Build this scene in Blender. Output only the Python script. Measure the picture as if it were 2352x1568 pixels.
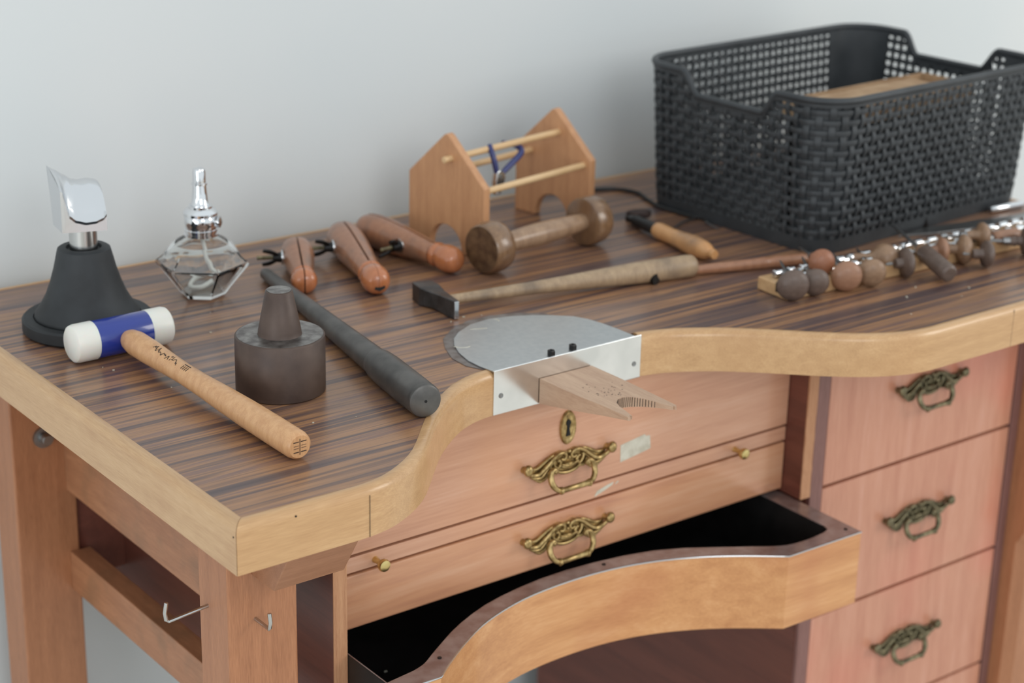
import bpy, bmesh, math, random
from math import sin, cos, pi, radians
from mathutils import Vector, Matrix

for o in list(bpy.data.objects):
    bpy.data.objects.remove(o, do_unlink=True)
scn = bpy.context.scene
C = scn.collection

# ------------------------------------------------------------------ camera
# the table top is z = 0, the bench front runs along +x, the wall is at +y
cd = bpy.data.cameras.new('camera')
cam = bpy.data.objects.new('camera', cd); C.objects.link(cam)
yaw, pitch, roll = 0.65774225, 0.34958936, -0.0236796
fw = Vector((sin(yaw)*cos(pitch), cos(yaw)*cos(pitch), -sin(pitch)))
rt = fw.cross(Vector((0, 0, 1))).normalized(); dn = fw.cross(rt)
r2 = cos(roll)*rt + sin(roll)*dn; d2 = -sin(roll)*rt + cos(roll)*dn
cam.matrix_world = Matrix.Translation((-0.6731, -1.2288, 0.6683)) @ Matrix((r2, -d2, -fw)).transposed().to_4x4()
cd.sensor_width = 36; cd.lens = 66.86
cd.dof.use_dof = True; cd.dof.focus_distance = 1.72; cd.dof.aperture_fstop = 5.0
cd.clip_start = 0.05
scn.camera = cam

# ------------------------------------------------------------------ light and exposure
w = bpy.data.worlds.new('world'); scn.world = w; w.use_nodes = True
bgn = w.node_tree.nodes['Background']
bgn.inputs['Color'].default_value = (0.90, 0.97, 1.0, 1); bgn.inputs['Strength'].default_value = 0.94
def area(name, loc, target, sx, sy, power, col):
    l = bpy.data.lights.new(name, 'AREA'); l.shape = 'RECTANGLE'; l.size = sx; l.size_y = sy
    l.energy = power; l.color = col
    o = bpy.data.objects.new(name, l); C.objects.link(o); o.location = loc
    o.rotation_euler = (Vector(target)-Vector(loc)).to_track_quat('-Z', 'Y').to_euler()
    return o
area('window_light', (2.9, -1.9, 1.35), (0.8, 0.3, 0.0), 0.9, 1.3, 24, (1.0, 0.95, 0.88))
area('front_window_light', (-0.5, -3.3, 1.45), (0.4, 0.3, -0.2), 1.3, 1.1, 19, (0.97, 0.98, 1.0))
area('left_fill_light', (-2.6, -1.2, .15), (.1, .6, -.45), 1.5, 1.3, 16, (.95, .98, 1.0))  # added fill to lift the wall under the bench, not a known window
vs = scn.view_settings
vs.view_transform = 'Standard'; vs.look = 'None'; vs.gamma = 1.0; vs.exposure = 0.0
vs.use_curve_mapping = False

# ------------------------------------------------------------------ materials
def lin(h):
    return tuple(((c/255)/12.92 if c/255 <= .04045 else ((c/255+.055)/1.055)**2.4) for c in h)
def mat(name, col, rough=.5, metal=0.0, spec=.5, **kw):
    m = bpy.data.materials.new(name); m.use_nodes = True
    b = m.node_tree.nodes['Principled BSDF']
    c = lin(col) if max(col) > 1.01 else col
    b.inputs['Base Color'].default_value = (*c, 1); b.inputs['Roughness'].default_value = rough
    b.inputs['Metallic'].default_value = metal; b.inputs['Specular IOR Level'].default_value = spec
    for k, v in kw.items(): b.inputs[k.replace('_', ' ')].default_value = v
    return m
def speckle(m, c1, c2, scale=60, detail=4, bump=0.0, pos=(.35, .65), mapping=(1, 1, 1), rough=None):
    nt = m.node_tree; N = nt.nodes; L = nt.links; b = N['Principled BSDF']
    tc = N.new('ShaderNodeTexCoord'); mp = N.new('ShaderNodeMapping'); mp.inputs['Scale'].default_value = mapping
    L.new(tc.outputs['Object'], mp.inputs['Vector'])
    n = N.new('ShaderNodeTexNoise'); n.inputs['Scale'].default_value = scale; n.inputs['Detail'].default_value = detail
    L.new(mp.outputs[0], n.inputs['Vector'])
    r = N.new('ShaderNodeValToRGB'); r.color_ramp.elements[0].position = pos[0]; r.color_ramp.elements[1].position = pos[1]
    r.color_ramp.elements[0].color = (*lin(c1), 1); r.color_ramp.elements[1].color = (*lin(c2), 1)
    L.new(n.outputs['Fac'], r.inputs[0]); L.new(r.outputs[0], b.inputs['Base Color'])
    if bump:
        bp = N.new('ShaderNodeBump'); bp.inputs['Strength'].default_value = bump; bp.inputs['Distance'].default_value = .002
        L.new(n.outputs['Fac'], bp.inputs['Height']); L.new(bp.outputs[0], b.inputs['Normal'])
    if rough:
        mr = N.new('ShaderNodeMapRange'); mr.inputs['To Min'].default_value = rough[0]; mr.inputs['To Max'].default_value = rough[1]
        L.new(n.outputs['Fac'], mr.inputs['Value']); L.new(mr.outputs[0], b.inputs['Roughness'])
    return m
def wood(name, stops, axis='x', freq=60, stretch=22, rough=.4, fine=.25, dist=.6, coat=0.0, bump=.05, blotch=None, seed=0.0, low=1.0):
    """grain running along an object axis; stops = [(pos, rgb255), ...]"""
    m = bpy.data.materials.new(name); m.use_nodes = True
    nt = m.node_tree; N = nt.nodes; L = nt.links; b = N['Principled BSDF']
    b.inputs['Roughness'].default_value = rough; b.inputs['Coat Weight'].default_value = coat; b.inputs['Coat Roughness'].default_value = .18
    tc = N.new('ShaderNodeTexCoord'); mp = N.new('ShaderNodeMapping')
    s = [freq]*3; s['xyz'.index(axis)] = freq/stretch
    mp.inputs['Scale'].default_value = s; mp.inputs['Location'].default_value = (seed, seed*1.7, seed*.3)
    L.new(tc.outputs['Object'], mp.inputs['Vector'])
    n = N.new('ShaderNodeTexNoise'); n.inputs['Scale'].default_value = 1.0*low; n.inputs['Detail'].default_value = 5
    n.inputs['Roughness'].default_value = .55; n.inputs['Distortion'].default_value = dist
    L.new(mp.outputs[0], n.inputs['Vector'])
    f = N.new('ShaderNodeTexNoise'); f.inputs['Scale'].default_value = 9; f.inputs['Detail'].default_value = 3
    L.new(mp.outputs[0], f.inputs['Vector'])
    mx = N.new('ShaderNodeMix'); mx.data_type = 'FLOAT'; mx.inputs[0].default_value = fine
    L.new(n.outputs['Fac'], mx.inputs[2]); L.new(f.outputs['Fac'], mx.inputs[3])
    r = N.new('ShaderNodeValToRGB'); cr = r.color_ramp
    while len(cr.elements) < len(stops): cr.elements.new(.5)
    for e, (p, c) in zip(cr.elements, stops): e.position = p; e.color = (*lin(c), 1)
    L.new(mx.outputs[0], r.inputs[0]); out = r.outputs[0]
    if blotch:
        bn = N.new('ShaderNodeTexNoise'); bn.inputs['Scale'].default_value = blotch[1]; bn.inputs['Detail'].default_value = 2
        L.new(tc.outputs['Object'], bn.inputs['Vector'])
        br = N.new('ShaderNodeValToRGB'); br.color_ramp.elements[0].position = .5; br.color_ramp.elements[1].position = .72
        L.new(bn.outputs['Fac'], br.inputs[0])
        mc = N.new('ShaderNodeMix'); mc.data_type = 'RGBA'; mc.inputs[7].default_value = (*lin(blotch[0]), 1)
        ml = N.new('ShaderNodeMath'); ml.operation = 'MULTIPLY'; ml.inputs[1].default_value = blotch[2]
        L.new(br.outputs[0], ml.inputs[0]); L.new(ml.outputs[0], mc.inputs[0]); L.new(out, mc.inputs[6]); out = mc.outputs[2]
    L.new(out, b.inputs['Base Color'])
    if bump:
        bp = N.new('ShaderNodeBump'); bp.inputs['Strength'].default_value = bump; bp.inputs['Distance'].default_value = .001
        L.new(f.outputs['Fac'], bp.inputs['Height']); L.new(bp.outputs[0], b.inputs['Normal'])
    return m

M = {}
M['wall'] = speckle(mat('wall_paint', (214, 217, 217), .9), (212, 216, 217), (217, 219, 219), 3, 2)
M['floor'] = wood('floor_boards', [(.3, (212, 206, 196)), (.7, (226, 221, 212))], 'x', 8, 12, .5)
M['laminate'] = wood('striped_laminate', [(.36, (78, 62, 62)), (.44, (100, 78, 72)), (.49, (128, 94, 72)), (.54, (164, 120, 84)), (.60, (116, 88, 80)), (.67, (156, 114, 84))],
                     'x', 84, 46, .30, .12, .35, .15, .02, ((96, 80, 80), 9, .35))
M['beech'] = wood('pale_beech', [(.3, (178, 136, 92)), (.55, (198, 156, 110)), (.75, (210, 172, 128))], 'x', 110, 18, .34, .5, .3, .35, .03, ((182, 136, 92), 14, .35))
M['beech_y'] = wood('pale_beech_side', [(.3, (180, 140, 100)), (.55, (198, 160, 118)), (.75, (208, 174, 134))], 'y', 110, 18, .38, .5, .3, .25, .03, ((176, 132, 92), 14, .35))
M['leg'] = wood('red_beech_leg', [(.3, (150, 98, 66)), (.6, (176, 120, 84)), (.8, (188, 134, 98))], 'z', 130, 14, .42, .5, .3, .1, .04)
M['leg_y'] = wood('red_beech_rail', [(.3, (148, 98, 68)), (.6, (172, 120, 86)), (.8, (186, 134, 98))], 'y', 130, 14, .42, .5, .3, .1, .04, ((128, 96, 70), 25, .5))
M['leg_x'] = wood('red_beech_bearer', [(.3, (146, 100, 72)), (.6, (166, 118, 88)), (.8, (178, 130, 98))], 'x', 130, 14, .45, .5, .3, 0, .04)
M['drawer'] = wood('pinkish_veneer', [(.3, (186, 132, 104)), (.55, (206, 154, 124)), (.75, (216, 170, 144))], 'x', 45, 16, .33, .3, .5, .3, .02, ((208, 148, 104), 6, .6))
M['drawer_lo'] = wood('orange_veneer', [(.3, (180, 124, 96)), (.5, (202, 146, 110)), (.75, (216, 168, 136))], 'x', 26, 12, .3, .3, .8, .4, .02, ((182, 116, 88), 7, .5), 3.3)
M['cabinet'] = wood('reddish_upright_veneer', [(.3, (180, 118, 94)), (.55, (198, 140, 114)), (.75, (206, 152, 132))], 'z', 60, 14, .32, .35, .4, .3, .02, ((208, 118, 100), 5, .6), 5)
M['stile'] = wood('purple_brown_stile', [(.3, (112, 74, 66)), (.7, (140, 100, 94))], 'z', 120, 16, .45, .5)
M['panel_dark'] = wood('dark_red_panel', [(.3, (92, 50, 40)), (.7, (122, 70, 56))], 'y', 50, 16, .4, .3, .5, .1)
M['plank'] = wood('raw_plank_edge', [(.3, (160, 108, 76)), (.7, (198, 150, 112))], 'z', 260, 20, .7, .5)
M['tray'] = wood('orange_beech_tray', [(.3, (182, 122, 74)), (.55, (206, 148, 96)), (.75, (220, 168, 120))], 'x', 60, 14, .34, .35, .5, .3, .02, ((176, 104, 66), 9, .4), 7)
M['black_in'] = speckle(mat('black_tray_lining', (24, 23, 23), .5), (18, 17, 17), (30, 28, 28), 40, 4)
M['trim'] = speckle(mat('brown_metal_edging', (140, 124, 120), .22, .4), (132, 108, 102), (154, 138, 134), 50, 3)
M['steel'] = mat('bright_steel', (.62, .63, .64), .2, 1.0)
M['plate'] = speckle(mat('brushed_plate', (.6, .61, .62), .36, 1.0), (196, 200, 202), (204, 207, 208), 160, 3, .0)
M['plate_front'] = speckle(mat('polished_plate_front', (.8, .8, .8), .22, 1.0), (222, 224, 224), (238, 239, 239), 25, 3, .03)
M['chrome'] = mat('chrome', (.78, .79, .81), .07, 1.0)
M['satin_chrome'] = mat('satin_chrome', (.70, .71, .73), .14, 1.0)
M['nickel'] = mat('nickel_post', (.55, .55, .54), .22, 1.0)
M['iron'] = speckle(mat('blackened_iron', (50, 48, 48), .42, .75), (62, 60, 60), (92, 90, 90), 50, 5, .08, rough=(.3, .5))
M['browniron'] = speckle(mat('brown_oxidised_steel', (74, 60, 54), .45, .15), (68, 52, 45), (90, 73, 64), 30, 6, .06, rough=(.4, .55))
M['browniron_top'] = speckle(mat('worn_steel_face', (120, 114, 110), .35, .8), (96, 90, 88), (150, 146, 142), 90, 6, .05)
M['rodiron'] = speckle(mat('dark_grey_mandrel_steel', (84, 82, 80), .42, .7), (84, 82, 80), (108, 105, 102), 40, 4, .04)
M['rubber'] = speckle(mat('black_rubber', (38, 40, 43), .6), (28, 30, 32), (44, 47, 50), 25, 5, .1)
M['blackmetal'] = mat('black_metal', (34, 33, 33), .4, .5)
M['nylon'] = mat('white_nylon', (226, 224, 216), .35, 0, .5, Subsurface_Weight=.25, Subsurface_Scale=.01)
M['blue'] = mat('blue_enamel', (32, 52, 138), .22, 0, .5, Coat_Weight=.5)
M['pliers_blue'] = mat('blue_dipped_grip', (52, 58, 108), .3)
M['mallet_wood'] = wood('mallet_handle_wood', [(.3, (190, 138, 94)), (.6, (214, 166, 120)), (.8, (224, 182, 138))], 'z', 170, 14, .42, .4, .3, .15)
M['hammer_wood'] = wood('grubby_handle_wood', [(.3, (140, 116, 92)), (.6, (172, 146, 116)), (.8, (200, 176, 140))], 'z', 130, 12, .45, .4, .3, .1, .04, ((110, 94, 80), 30, .7))
M['redrod'] = wood('reddish_handle_wood', [(.3, (136, 92, 68)), (.7, (170, 122, 92))], 'z', 170, 14, .35, .4, .3, .3)
M['vise'] = wood('worn_orange_wood', [(.3, (138, 90, 64)), (.6, (164, 114, 84)), (.8, (178, 128, 98))], 'z', 160, 12, .33, .4, .3, .4, .03, ((112, 88, 74), 30, .75))
M['vise_ball'] = wood('orange_wood_tip', [(.3, (168, 98, 60)), (.7, (194, 122, 78))], 'z', 160, 12, .25, .4, .3, .6)
M['bobbin'] = wood('glazed_brown_wood', [(.3, (98, 70, 50)), (.55, (130, 98, 70)), (.8, (164, 130, 96))], 'z', 120, 9, .28, .4, .6, .5, .03, ((92, 62, 42), 30, .5))
M['endgrain'] = speckle(mat('dark_end_grain', (86, 62, 44), .4), (72, 50, 34), (104, 78, 54), 90, 4)
M['bobbin_h'] = wood('bobbin_handle_wood', [(.3, (128, 98, 74)), (.6, (164, 132, 104)), (.8, (186, 156, 128))], 'z', 150, 12, .36, .4, .4, .3)
M['rack'] = wood('pale_rack_wood', [(.3, (180, 128, 90)), (.6, (202, 150, 108)), (.8, (214, 164, 124))], 'z', 120, 12, .45, .4, .3, .1)
M['dowel'] = wood('dowel_wood', [(.3, (206, 166, 118)), (.7, (226, 192, 148))], 'x', 120, 12, .4, .4)
M['pin'] = wood('worn_pin_wood', [(.3, (174, 140, 116)), (.6, (196, 164, 138)), (.8, (208, 178, 152))], 'y', 110, 10, .6, .4, .4, 0, .08)
M['pine'] = wood('pale_block_wood', [(.3, (180, 140, 98)), (.7, (208, 170, 126))], 'x', 120, 14, .5, .4)
M['brass'] = speckle(mat('antique_brass', (160, 132, 84), .34, .85), (126, 102, 62), (204, 176, 122), 160, 3, .03, (.3, .7))
M['brass_dark'] = speckle(mat('tarnished_brass', (90, 84, 64), .38, .85), (84, 78, 60), (150, 140, 110), 160, 3, .03, (.3, .75))
M['brass_knob'] = mat('polished_brass', (214, 192, 130), .28, 1.0)
M['basket'] = speckle(mat('black_plastic_weave', (50, 53, 56), .5), (46, 49, 52), (56, 59, 62), 30, 3)
M['card'] = speckle(mat('brown_cardboard', (166, 134, 102), .85), (156, 124, 92), (176, 146, 114), 30, 3)
M['cable'] = mat('black_cable', (22, 22, 22), .45)
M['dark'] = mat('dark_hole', (12, 10, 9), .8)
M['tape'] = speckle(mat('masking_tape', (196, 190, 172), .8), (186, 178, 160), (206, 200, 184), 120, 3)
M['ink'] = mat('dark_ink', (44, 34, 30), .7)
M['residue'] = speckle(mat('glue_residue', (104, 92, 86), .4), (92, 78, 72), (126, 118, 114), 60, 4)
M['disc'] = speckle(mat('dark_brown_disc', (62, 44, 40), .8), (48, 34, 32), (74, 56, 50), 90, 4, .3)
M['fawn'] = wood('fawn_handle_wood', [(.3, (188, 134, 84)), (.7, (212, 160, 108))], 'z', 150, 12, .4, .4, .3, .2, .03, ((120, 96, 78), 22, .7))
M['knob_a'] = wood('dark_grey_brown_knob', [(.3, (86, 70, 62)), (.7, (112, 94, 84))], 'x', 200, 5, .42, .4)
M['knob_b'] = wood('orange_brown_knob', [(.3, (138, 100, 78)), (.7, (164, 122, 96))], 'x', 200, 5, .38, .4)
M['knob_c'] = wood('tan_brown_knob', [(.3, (120, 92, 72)), (.7, (160, 128, 100))], 'x', 200, 5, .38, .4)
M['knob_red'] = wood('red_brown_knob', [(.3, (132, 84, 60)), (.7, (158, 104, 76))], 'x', 200, 5, .38, .4)
M['steel_dk'] = mat('dull_steel', (.30, .30, .30), .35, 1.0)
M['wick'] = mat('white_cotton_wick', (236, 234, 228), .9)
g = bpy.data.materials.new('clear_glass'); g.use_nodes = True
gb = g.node_tree.nodes['Principled BSDF']; gb.inputs['Base Color'].default_value = (.97, .99, .985, 1)
gb.inputs['Transmission Weight'].default_value = 1; gb.inputs['Roughness'].default_value = .0; gb.inputs['IOR'].default_value = 1.38
M['glass'] = g

# ------------------------------------------------------------------ mesh helpers
ALL = {}
class MB:
    def __init__(s): s.v = []; s.f = []; s.mi = []
    def add(s, vs, fs, T=None, mi=0):
        n = len(s.v)
        for p in vs:
            p = Vector(p); s.v.append(tuple(T @ p) if T is not None else tuple(p))
        for f in fs: s.f.append(tuple(i+n for i in f)); s.mi.append(mi)
        return s
    def box(s, x0, x1, y0, y1, z0, z1, T=None, mi=0):
        vs = [(x, y, z) for z in (z0, z1) for (x, y) in ((x0, y0), (x1, y0), (x1, y1), (x0, y1))]
        return s.add(vs, [(3, 2, 1, 0), (4, 5, 6, 7), (0, 1, 5, 4), (1, 2, 6, 5), (2, 3, 7, 6), (3, 0, 4, 7)], T, mi)
    def prism(s, poly, z0, z1, T=None, mi=0):
        n = len(poly)
        vs = [(x, y, z0) for x, y in poly]+[(x, y, z1) for x, y in poly]
        fs = [tuple(range(n-1, -1, -1)), tuple(range(n, 2*n))]+[(i, (i+1) % n, n+(i+1) % n, n+i) for i in range(n)]
        return s.add(vs, fs, T, mi)
    def lathe(s, prof, n=32, T=None, a0=0, a1=2*pi, close=True, mi=0):
        full = abs(a1-a0-2*pi) < 1e-6
        m = n if full else n+1
        vs = []; fs = []
        for r, z in prof:
            for i in range(m):
                a = a0+(a1-a0)*i/n; vs.append((r*cos(a), r*sin(a), z))
        k = len(prof)
        for j in range(k-1):
            for i in range(n):
                i2 = (i+1) % m
                fs.append((j*m+i, j*m+i2, (j+1)*m+i2, (j+1)*m+i))
        if full:
            if prof[0][0] > 1e-6: fs.append(tuple(range(m-1, -1, -1)))
            if prof[-1][0] > 1e-6: fs.append(tuple((k-1)*m+i for i in range(m)))
        elif close:
            fs.append(tuple([j*m for j in range(k)]+[j*m+n for j in range(k-1, -1, -1)]))
        return s.add(vs, fs, T, mi)
    def tube(s, pts, rad, n=10, T=None, caps=True, flat=1.0, up=None, closed=False, mi=0):
        pts = [Vector(p) for p in pts]; k = len(pts)
        if not hasattr(rad, '__len__'): rad = [rad]*k
        tang = []
        for i in range(k):
            if closed: t = pts[(i+1) % k]-pts[i-1]
            else: t = pts[min(i+1, k-1)]-pts[max(i-1, 0)]
            tang.append(t.normalized() if t.length > 1e-9 else Vector((0, 0, 1)))
        u = Vector(up) if up is not None else Vector((0, 0, 1))
        if abs(u.dot(tang[0])) > .95: u = Vector((1, 0, 0))
        vs = []; fs = []
        for i in range(k):
            t = tang[i]; u = (u-t*u.dot(t)).normalized(); b = t.cross(u)
            for j in range(n):
                a = 2*pi*j/n; vs.append(pts[i]+rad[i]*(cos(a)*b+sin(a)*u*flat))
        for i in range(k if closed else k-1):
            for j in range(n):
                i2 = (i+1) % k; fs.append((i*n+j, i*n+(j+1) % n, i2*n+(j+1) % n, i2*n+j))
        if caps and not closed:
            fs.append(tuple(range(n-1, -1, -1))); fs.append(tuple((k-1)*n+j for j in range(n)))
        return s.add(vs, fs, T, mi)
    def ball(s, c, r, n=16, T=None, mi=0):
        rx, ry, rz = (r, r, r) if not hasattr(r, '__len__') else r
        h = n//2; prof = [(sin(pi*i/h), -cos(pi*i/h)) for i in range(h+1)]
        Tb = Matrix.Translation(c) @ Matrix.Diagonal((rx, ry, rz, 1))
        prof[0] = (0, -1); prof[-1] = (0, 1)
        return s.lathe(prof, n, (T @ Tb) if T is not None else Tb, mi=mi)
def build(name, mb, m, parent=None, smooth=True, bevel=0, bseg=2, angle=35, sub=0):
    me = bpy.data.meshes.new(name); me.from_pydata(mb.v, [], mb.f)
    ms = m if isinstance(m, (list, tuple)) else [m]
    for q in ms: me.materials.append(M[q] if isinstance(q, str) else q)
    if len(ms) > 1: me.polygons.foreach_set('material_index', mb.mi)
    bm = bmesh.new(); bm.from_mesh(me); bmesh.ops.remove_doubles(bm, verts=bm.verts, dist=1e-6)
    bmesh.ops.recalc_face_normals(bm, faces=bm.faces)
    if smooth:
        for f in bm.faces: f.smooth = True
        for e in bm.edges:
            if len(e.link_faces) == 2 and e.calc_face_angle(0) > radians(angle): e.smooth = False
    bm.to_mesh(me); bm.free()
    o = bpy.data.objects.new(name, me); C.objects.link(o)
    if parent is not None: o.parent = parent
    if bevel:
        b = o.modifiers.new('bevel', 'BEVEL'); b.width = bevel; b.segments = bseg; b.limit_method = 'ANGLE'; b.angle_limit = radians(30)
        b.harden_normals = False
    if sub:
        sm = o.modifiers.new('subdivision', 'SUBSURF'); sm.levels = sub; sm.render_levels = sub
    return o
def thing(name, label, cat, loc=(0, 0, 0), rotz=0, group=None, rot=None):
    o = bpy.data.objects.new(name, None); o.empty_display_size = .02; C.objects.link(o)
    o.location = loc; o.rotation_euler = rot if rot else (0, 0, rotz)
    o['label'] = label; o['category'] = cat
    if group: o['group'] = group
    return o
def tag(o, label, cat, group=None):
    o['label'] = label; o['category'] = cat
    if group: o['group'] = group
    return o
def struct(name, mb, m):
    o = build(name, mb, m, smooth=False); o['kind'] = 'structure'; return o
def aim(p, q, roll=0):
    """matrix placing local z from p towards q"""
    p = Vector(p); d = Vector(q)-p
    return Matrix.Translation(p) @ d.to_track_quat('Z', 'Y').to_matrix().to_4x4() @ Matrix.Rotation(roll, 4, 'Z')
def smoothpath(pts, k=6):
    """Catmull-Rom through pts"""
    pts = [Vector(p) for p in pts]; out = []
    for i in range(len(pts)-1):
        p0 = pts[max(i-1, 0)]; p1 = pts[i]; p2 = pts[i+1]; p3 = pts[min(i+2, len(pts)-1)]
        for j in range(k):
            t = j/k
            out.append(.5*((2*p1)+(-p0+p2)*t+(2*p0-5*p1+4*p2-p3)*t*t+(-p0+3*p1-3*p2+p3)*t*t*t))
    out.append(pts[-1]); return out
def smoothrad(r, k=6):
    out = []
    for i in range(len(r)-1):
        for j in range(k): out.append(r[i]+(r[i+1]-r[i])*j/k)
    out.append(r[-1]); return out

# ------------------------------------------------------------------ the setting
struct('wall_back', MB().box(-3, 5.0, .70, .80, -.9, 2.2), 'wall')
struct('floor', MB().box(-3, 5.0, -4.5, .70, -.95, -.9), 'floor')

# ------------------------------------------------------------------ the bench
W, D = 1.336, .672
bench = thing('workbench', "wooden workbench with striped laminate top, curved pale edge and brass-handled drawers", 'workbench')
curve_in = [(.105, 0), (.13, .0006), (.155, .0055), (.182, .018), (.207, .035), (.228, .055), (.256, .085), (.280, .109), (.306, .130), (.332, .147), (.358, .157), (.387, .161)]
curve_out = [(.569, .161), (.590, .156), (.612, .1475), (.649, .125), (.684, .096), (.717, .0655), (.738, .047), (.760, .030), (.785, .0155), (.812, .005), (.838, .0005), (.865, 0)]
ci = [(p.x, p.y) for p in smoothpath([(x, y, 0) for x, y in curve_in], 4)]
co = [(p.x, p.y) for p in smoothpath([(x, y, 0) for x, y in curve_out], 4)]
SEC = [(0, -.045), (0, -.007), (.0006, -.0045), (.002, -.0018), (.0042, -.0002), (.0065, .0006), (.0095, .0008), (.0115, .0003), (.0118, -.004), (.020, -.012), (.020, -.045)]
def rail(path, o0, o1, m, parent):
    """sweeps the edge section along a path; the offset points to the left of travel"""
    mb = MB(); k = len(path); n = len(SEC); vs = []; fs = []
    for i, (x, y) in enumerate(path):
        if i == 0: off = Vector(o0)
        elif i == k-1: off = Vector(o1)
        else:
            a = Vector((x-path[i-1][0], y-path[i-1][1])).normalized(); b = Vector((path[i+1][0]-x, path[i+1][1]-y)).normalized()
            t = (a+b).normalized(); off = Vector((-t.y, t.x))/max(.5, t.dot(a))
        for o, z in SEC: vs.append((x+off.x*o, y+off.y*o, z))
    for i in range(k-1):
        for j in range(n): fs.append((i*n+j, i*n+(j+1) % n, (i+1)*n+(j+1) % n, (i+1)*n+j))
    fs.append(tuple(range(n))); fs.append(tuple((k-1)*n+j for j in range(n-1, -1, -1)))
    mb.add(vs, fs); return build('edge_rail', mb, m, parent, angle=50)
g_ = .0003
rail([(g_, 0), (.05, 0)]+ci, (1, 1), (0, 1), 'beech', bench)
rail(co+[(1.1, 0), (W-g_, 0)], (0, 1), (-1, 1), 'beech', bench)
rail([(0, D), (0, .45), (0, .2), (0, g_)], (1, -1), (1, 1), 'beech_y', bench)
rail([(W, g_), (W, .3), (W, D)], (-1, 1), (-1, -1), 'beech_y', bench)
rail([(W, D), (.6, D), (0, D)], (-1, -1), (1, -1), 'beech', bench)
def offs(path, d):
    out = []
    for i, (x, y) in enumerate(path):
        a = path[max(i-1, 0)]; b = path[min(i+1, len(path)-1)]
        t = Vector((b[0]-a[0], b[1]-a[1])).normalized(); out.append((x-t.y*d, y+t.x*d))
    return out
top_poly = [(.0116, .0116)]+offs(ci, .0116)+offs(co, .0116)+[(W-.0116, .0116), (W-.0116, D-.0116), (.0116, D-.0116)]
build('laminate_top', MB().prism(top_poly, -.022, 0), 'laminate', bench, smooth=False)
build('top_core', MB().prism([(.02, .02)]+offs(ci, .02)+offs(co, .02)+[(W-.02, .02), (W-.02, D-.02), (.02, D-.02)], -.034, -.0225), 'leg_x', bench, smooth=False)
# legs
for (x, y) in ((.0555, .12), (.0555, .595), (1.209, .12), (1.209, .595)):
    mb = MB()
    if x > 1 and y < .3:      # front right leg with stopped chamfer
        vs = []; zs = (-.9, -.405, -.385, -.034)
        for z in zs:
            c = .0003 if z > -.39 else .012
            vs += [(x, y+c, z), (x+c, y, z), (x+.0715, y, z), (x+.0715, y+.055, z), (x, y+.055, z)]
        fs = [(4, 3, 2, 1, 0), (15, 16, 17, 18, 19)]+[(5*k+i, 5*k+(i+1) % 5, 5*(k+1)+(i+1) % 5, 5*(k+1)+i) for k in range(3) for i in range(5)]
        mb.add(vs, fs)
    else: mb.box(x, x+.0715, y, y+.055, -.9, -.0345)
    build('leg', mb, 'leg', bench, smooth=False, bevel=.002)
for x in (.115, 1.2015):
    if x < 1:
        build('side_rail', MB().box(x, x+.020, .1752, .5948, -.221, -.0345), 'leg_y', bench, smooth=False, bevel=.001)
        build('side_rail', MB().box(x, x+.024, .1752, .5948, -.344, -.297), 'leg_y', bench, smooth=False, bevel=.001)
# bearers with slanted front ends
def bearer(x0, x1):
    poly = [(.036, -.0455), (.081, -.117), (.1195, -.117), (.1195, -.0455)]
    T = Matrix(((0, 0, 1, 0), (1, 0, 0, 0), (0, 1, 0, 0), (0, 0, 0, 1)))
    build('bearer', MB().prism(poly, x0, x1, T), 'leg_x', bench, smooth=False, bevel=.001)
bearer(.080, .1535); bearer(1.183, 1.256)
# bolts and wire hooks
b = MB(); b.lathe([(0, 0), (.012, 0), (.012, .003), (.0065, .0035), (.0065, .012), (.0055, .014), (0, .014)], 20, Matrix.Translation((.092, .5949, -.152)) @ Matrix.Rotation(pi/2, 4, 'X'))
build('bolt', b, 'steel_dk', bench)
def hook(p, d, l, h):
    p = Vector(p); d = Vector(d)
    pts = [p-d*.006, p+d*l*.5, p+d*l*.95, p+d*l+Vector((0, 0, .002)), p+d*(l+.001)+Vector((0, 0, h*.5)), p+d*l*.98+Vector((0, 0, h))]
    build('wire_hook', MB().tube(pts, .0019, 10), 'nickel', bench)
hook((.0555, .158, -.157), (-.98, .05, -.12), .042, .019)
hook((.083, .12, -.162), (.12, -.96, -.12), .022, .016)
# carcass of the two centre drawers
build('side_panel', MB().box(.184, .199, .15, .645, -.40, -.0345), ['panel_dark', 'plank'], bench, smooth=False)
pe = MB(); pe.box(.1838, .1992, .1488, .1499, -.40, -.0345); build('plank_edge', pe, 'plank', bench, smooth=False)
build('side_panel', MB().box(.818, .8325, .152, .645, -.248, -.0345), 'panel_dark', bench, smooth=False)
pe = MB()
random.seed(4); n = 30; vs = []
for i in range(n+1):
    z = -.0345-(.2135*i/n); j = .0012*random.random()*(1 if i > 15 else .3)
    vs += [(.8178, .1515, z), (.8178, .1492+j, z), (.8325, .1490+j*.6, z), (.8325, .1515, z)]
fs = [(0, 1, 2, 3), (4*n+3, 4*n+2, 4*n+1, 4*n)]+[(4*i+j, 4*i+(j+1) % 4, 4*i+4+(j+1) % 4, 4*i+4+j) for i in range(n) for j in range(4)]
pe.add(vs, fs); build('plank_edge', pe, 'plank', bench, smooth=False)
build('back_panel', MB().box(.1995, .8175, .60, .61, -.40, -.035), 'panel_dark', bench, smooth=False)
build('drawer_case', MB().box(.1995, .8175, .2, .598, -.2475, -.2455), 'black_in', bench, smooth=False)
build('back_panel', MB().box(.1275, .1838, .600, .606, -.335, -.035), 'panel_dark', bench, smooth=False)
for (x, z0, z1) in ((.1285, -.0450, -.0060), (.9720, -.0450, -.0020)):
    build('scarf_joint', MB().box(x, x+.0003, -.0001, .0004, z0, z1), 'ink', bench, smooth=False)
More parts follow.
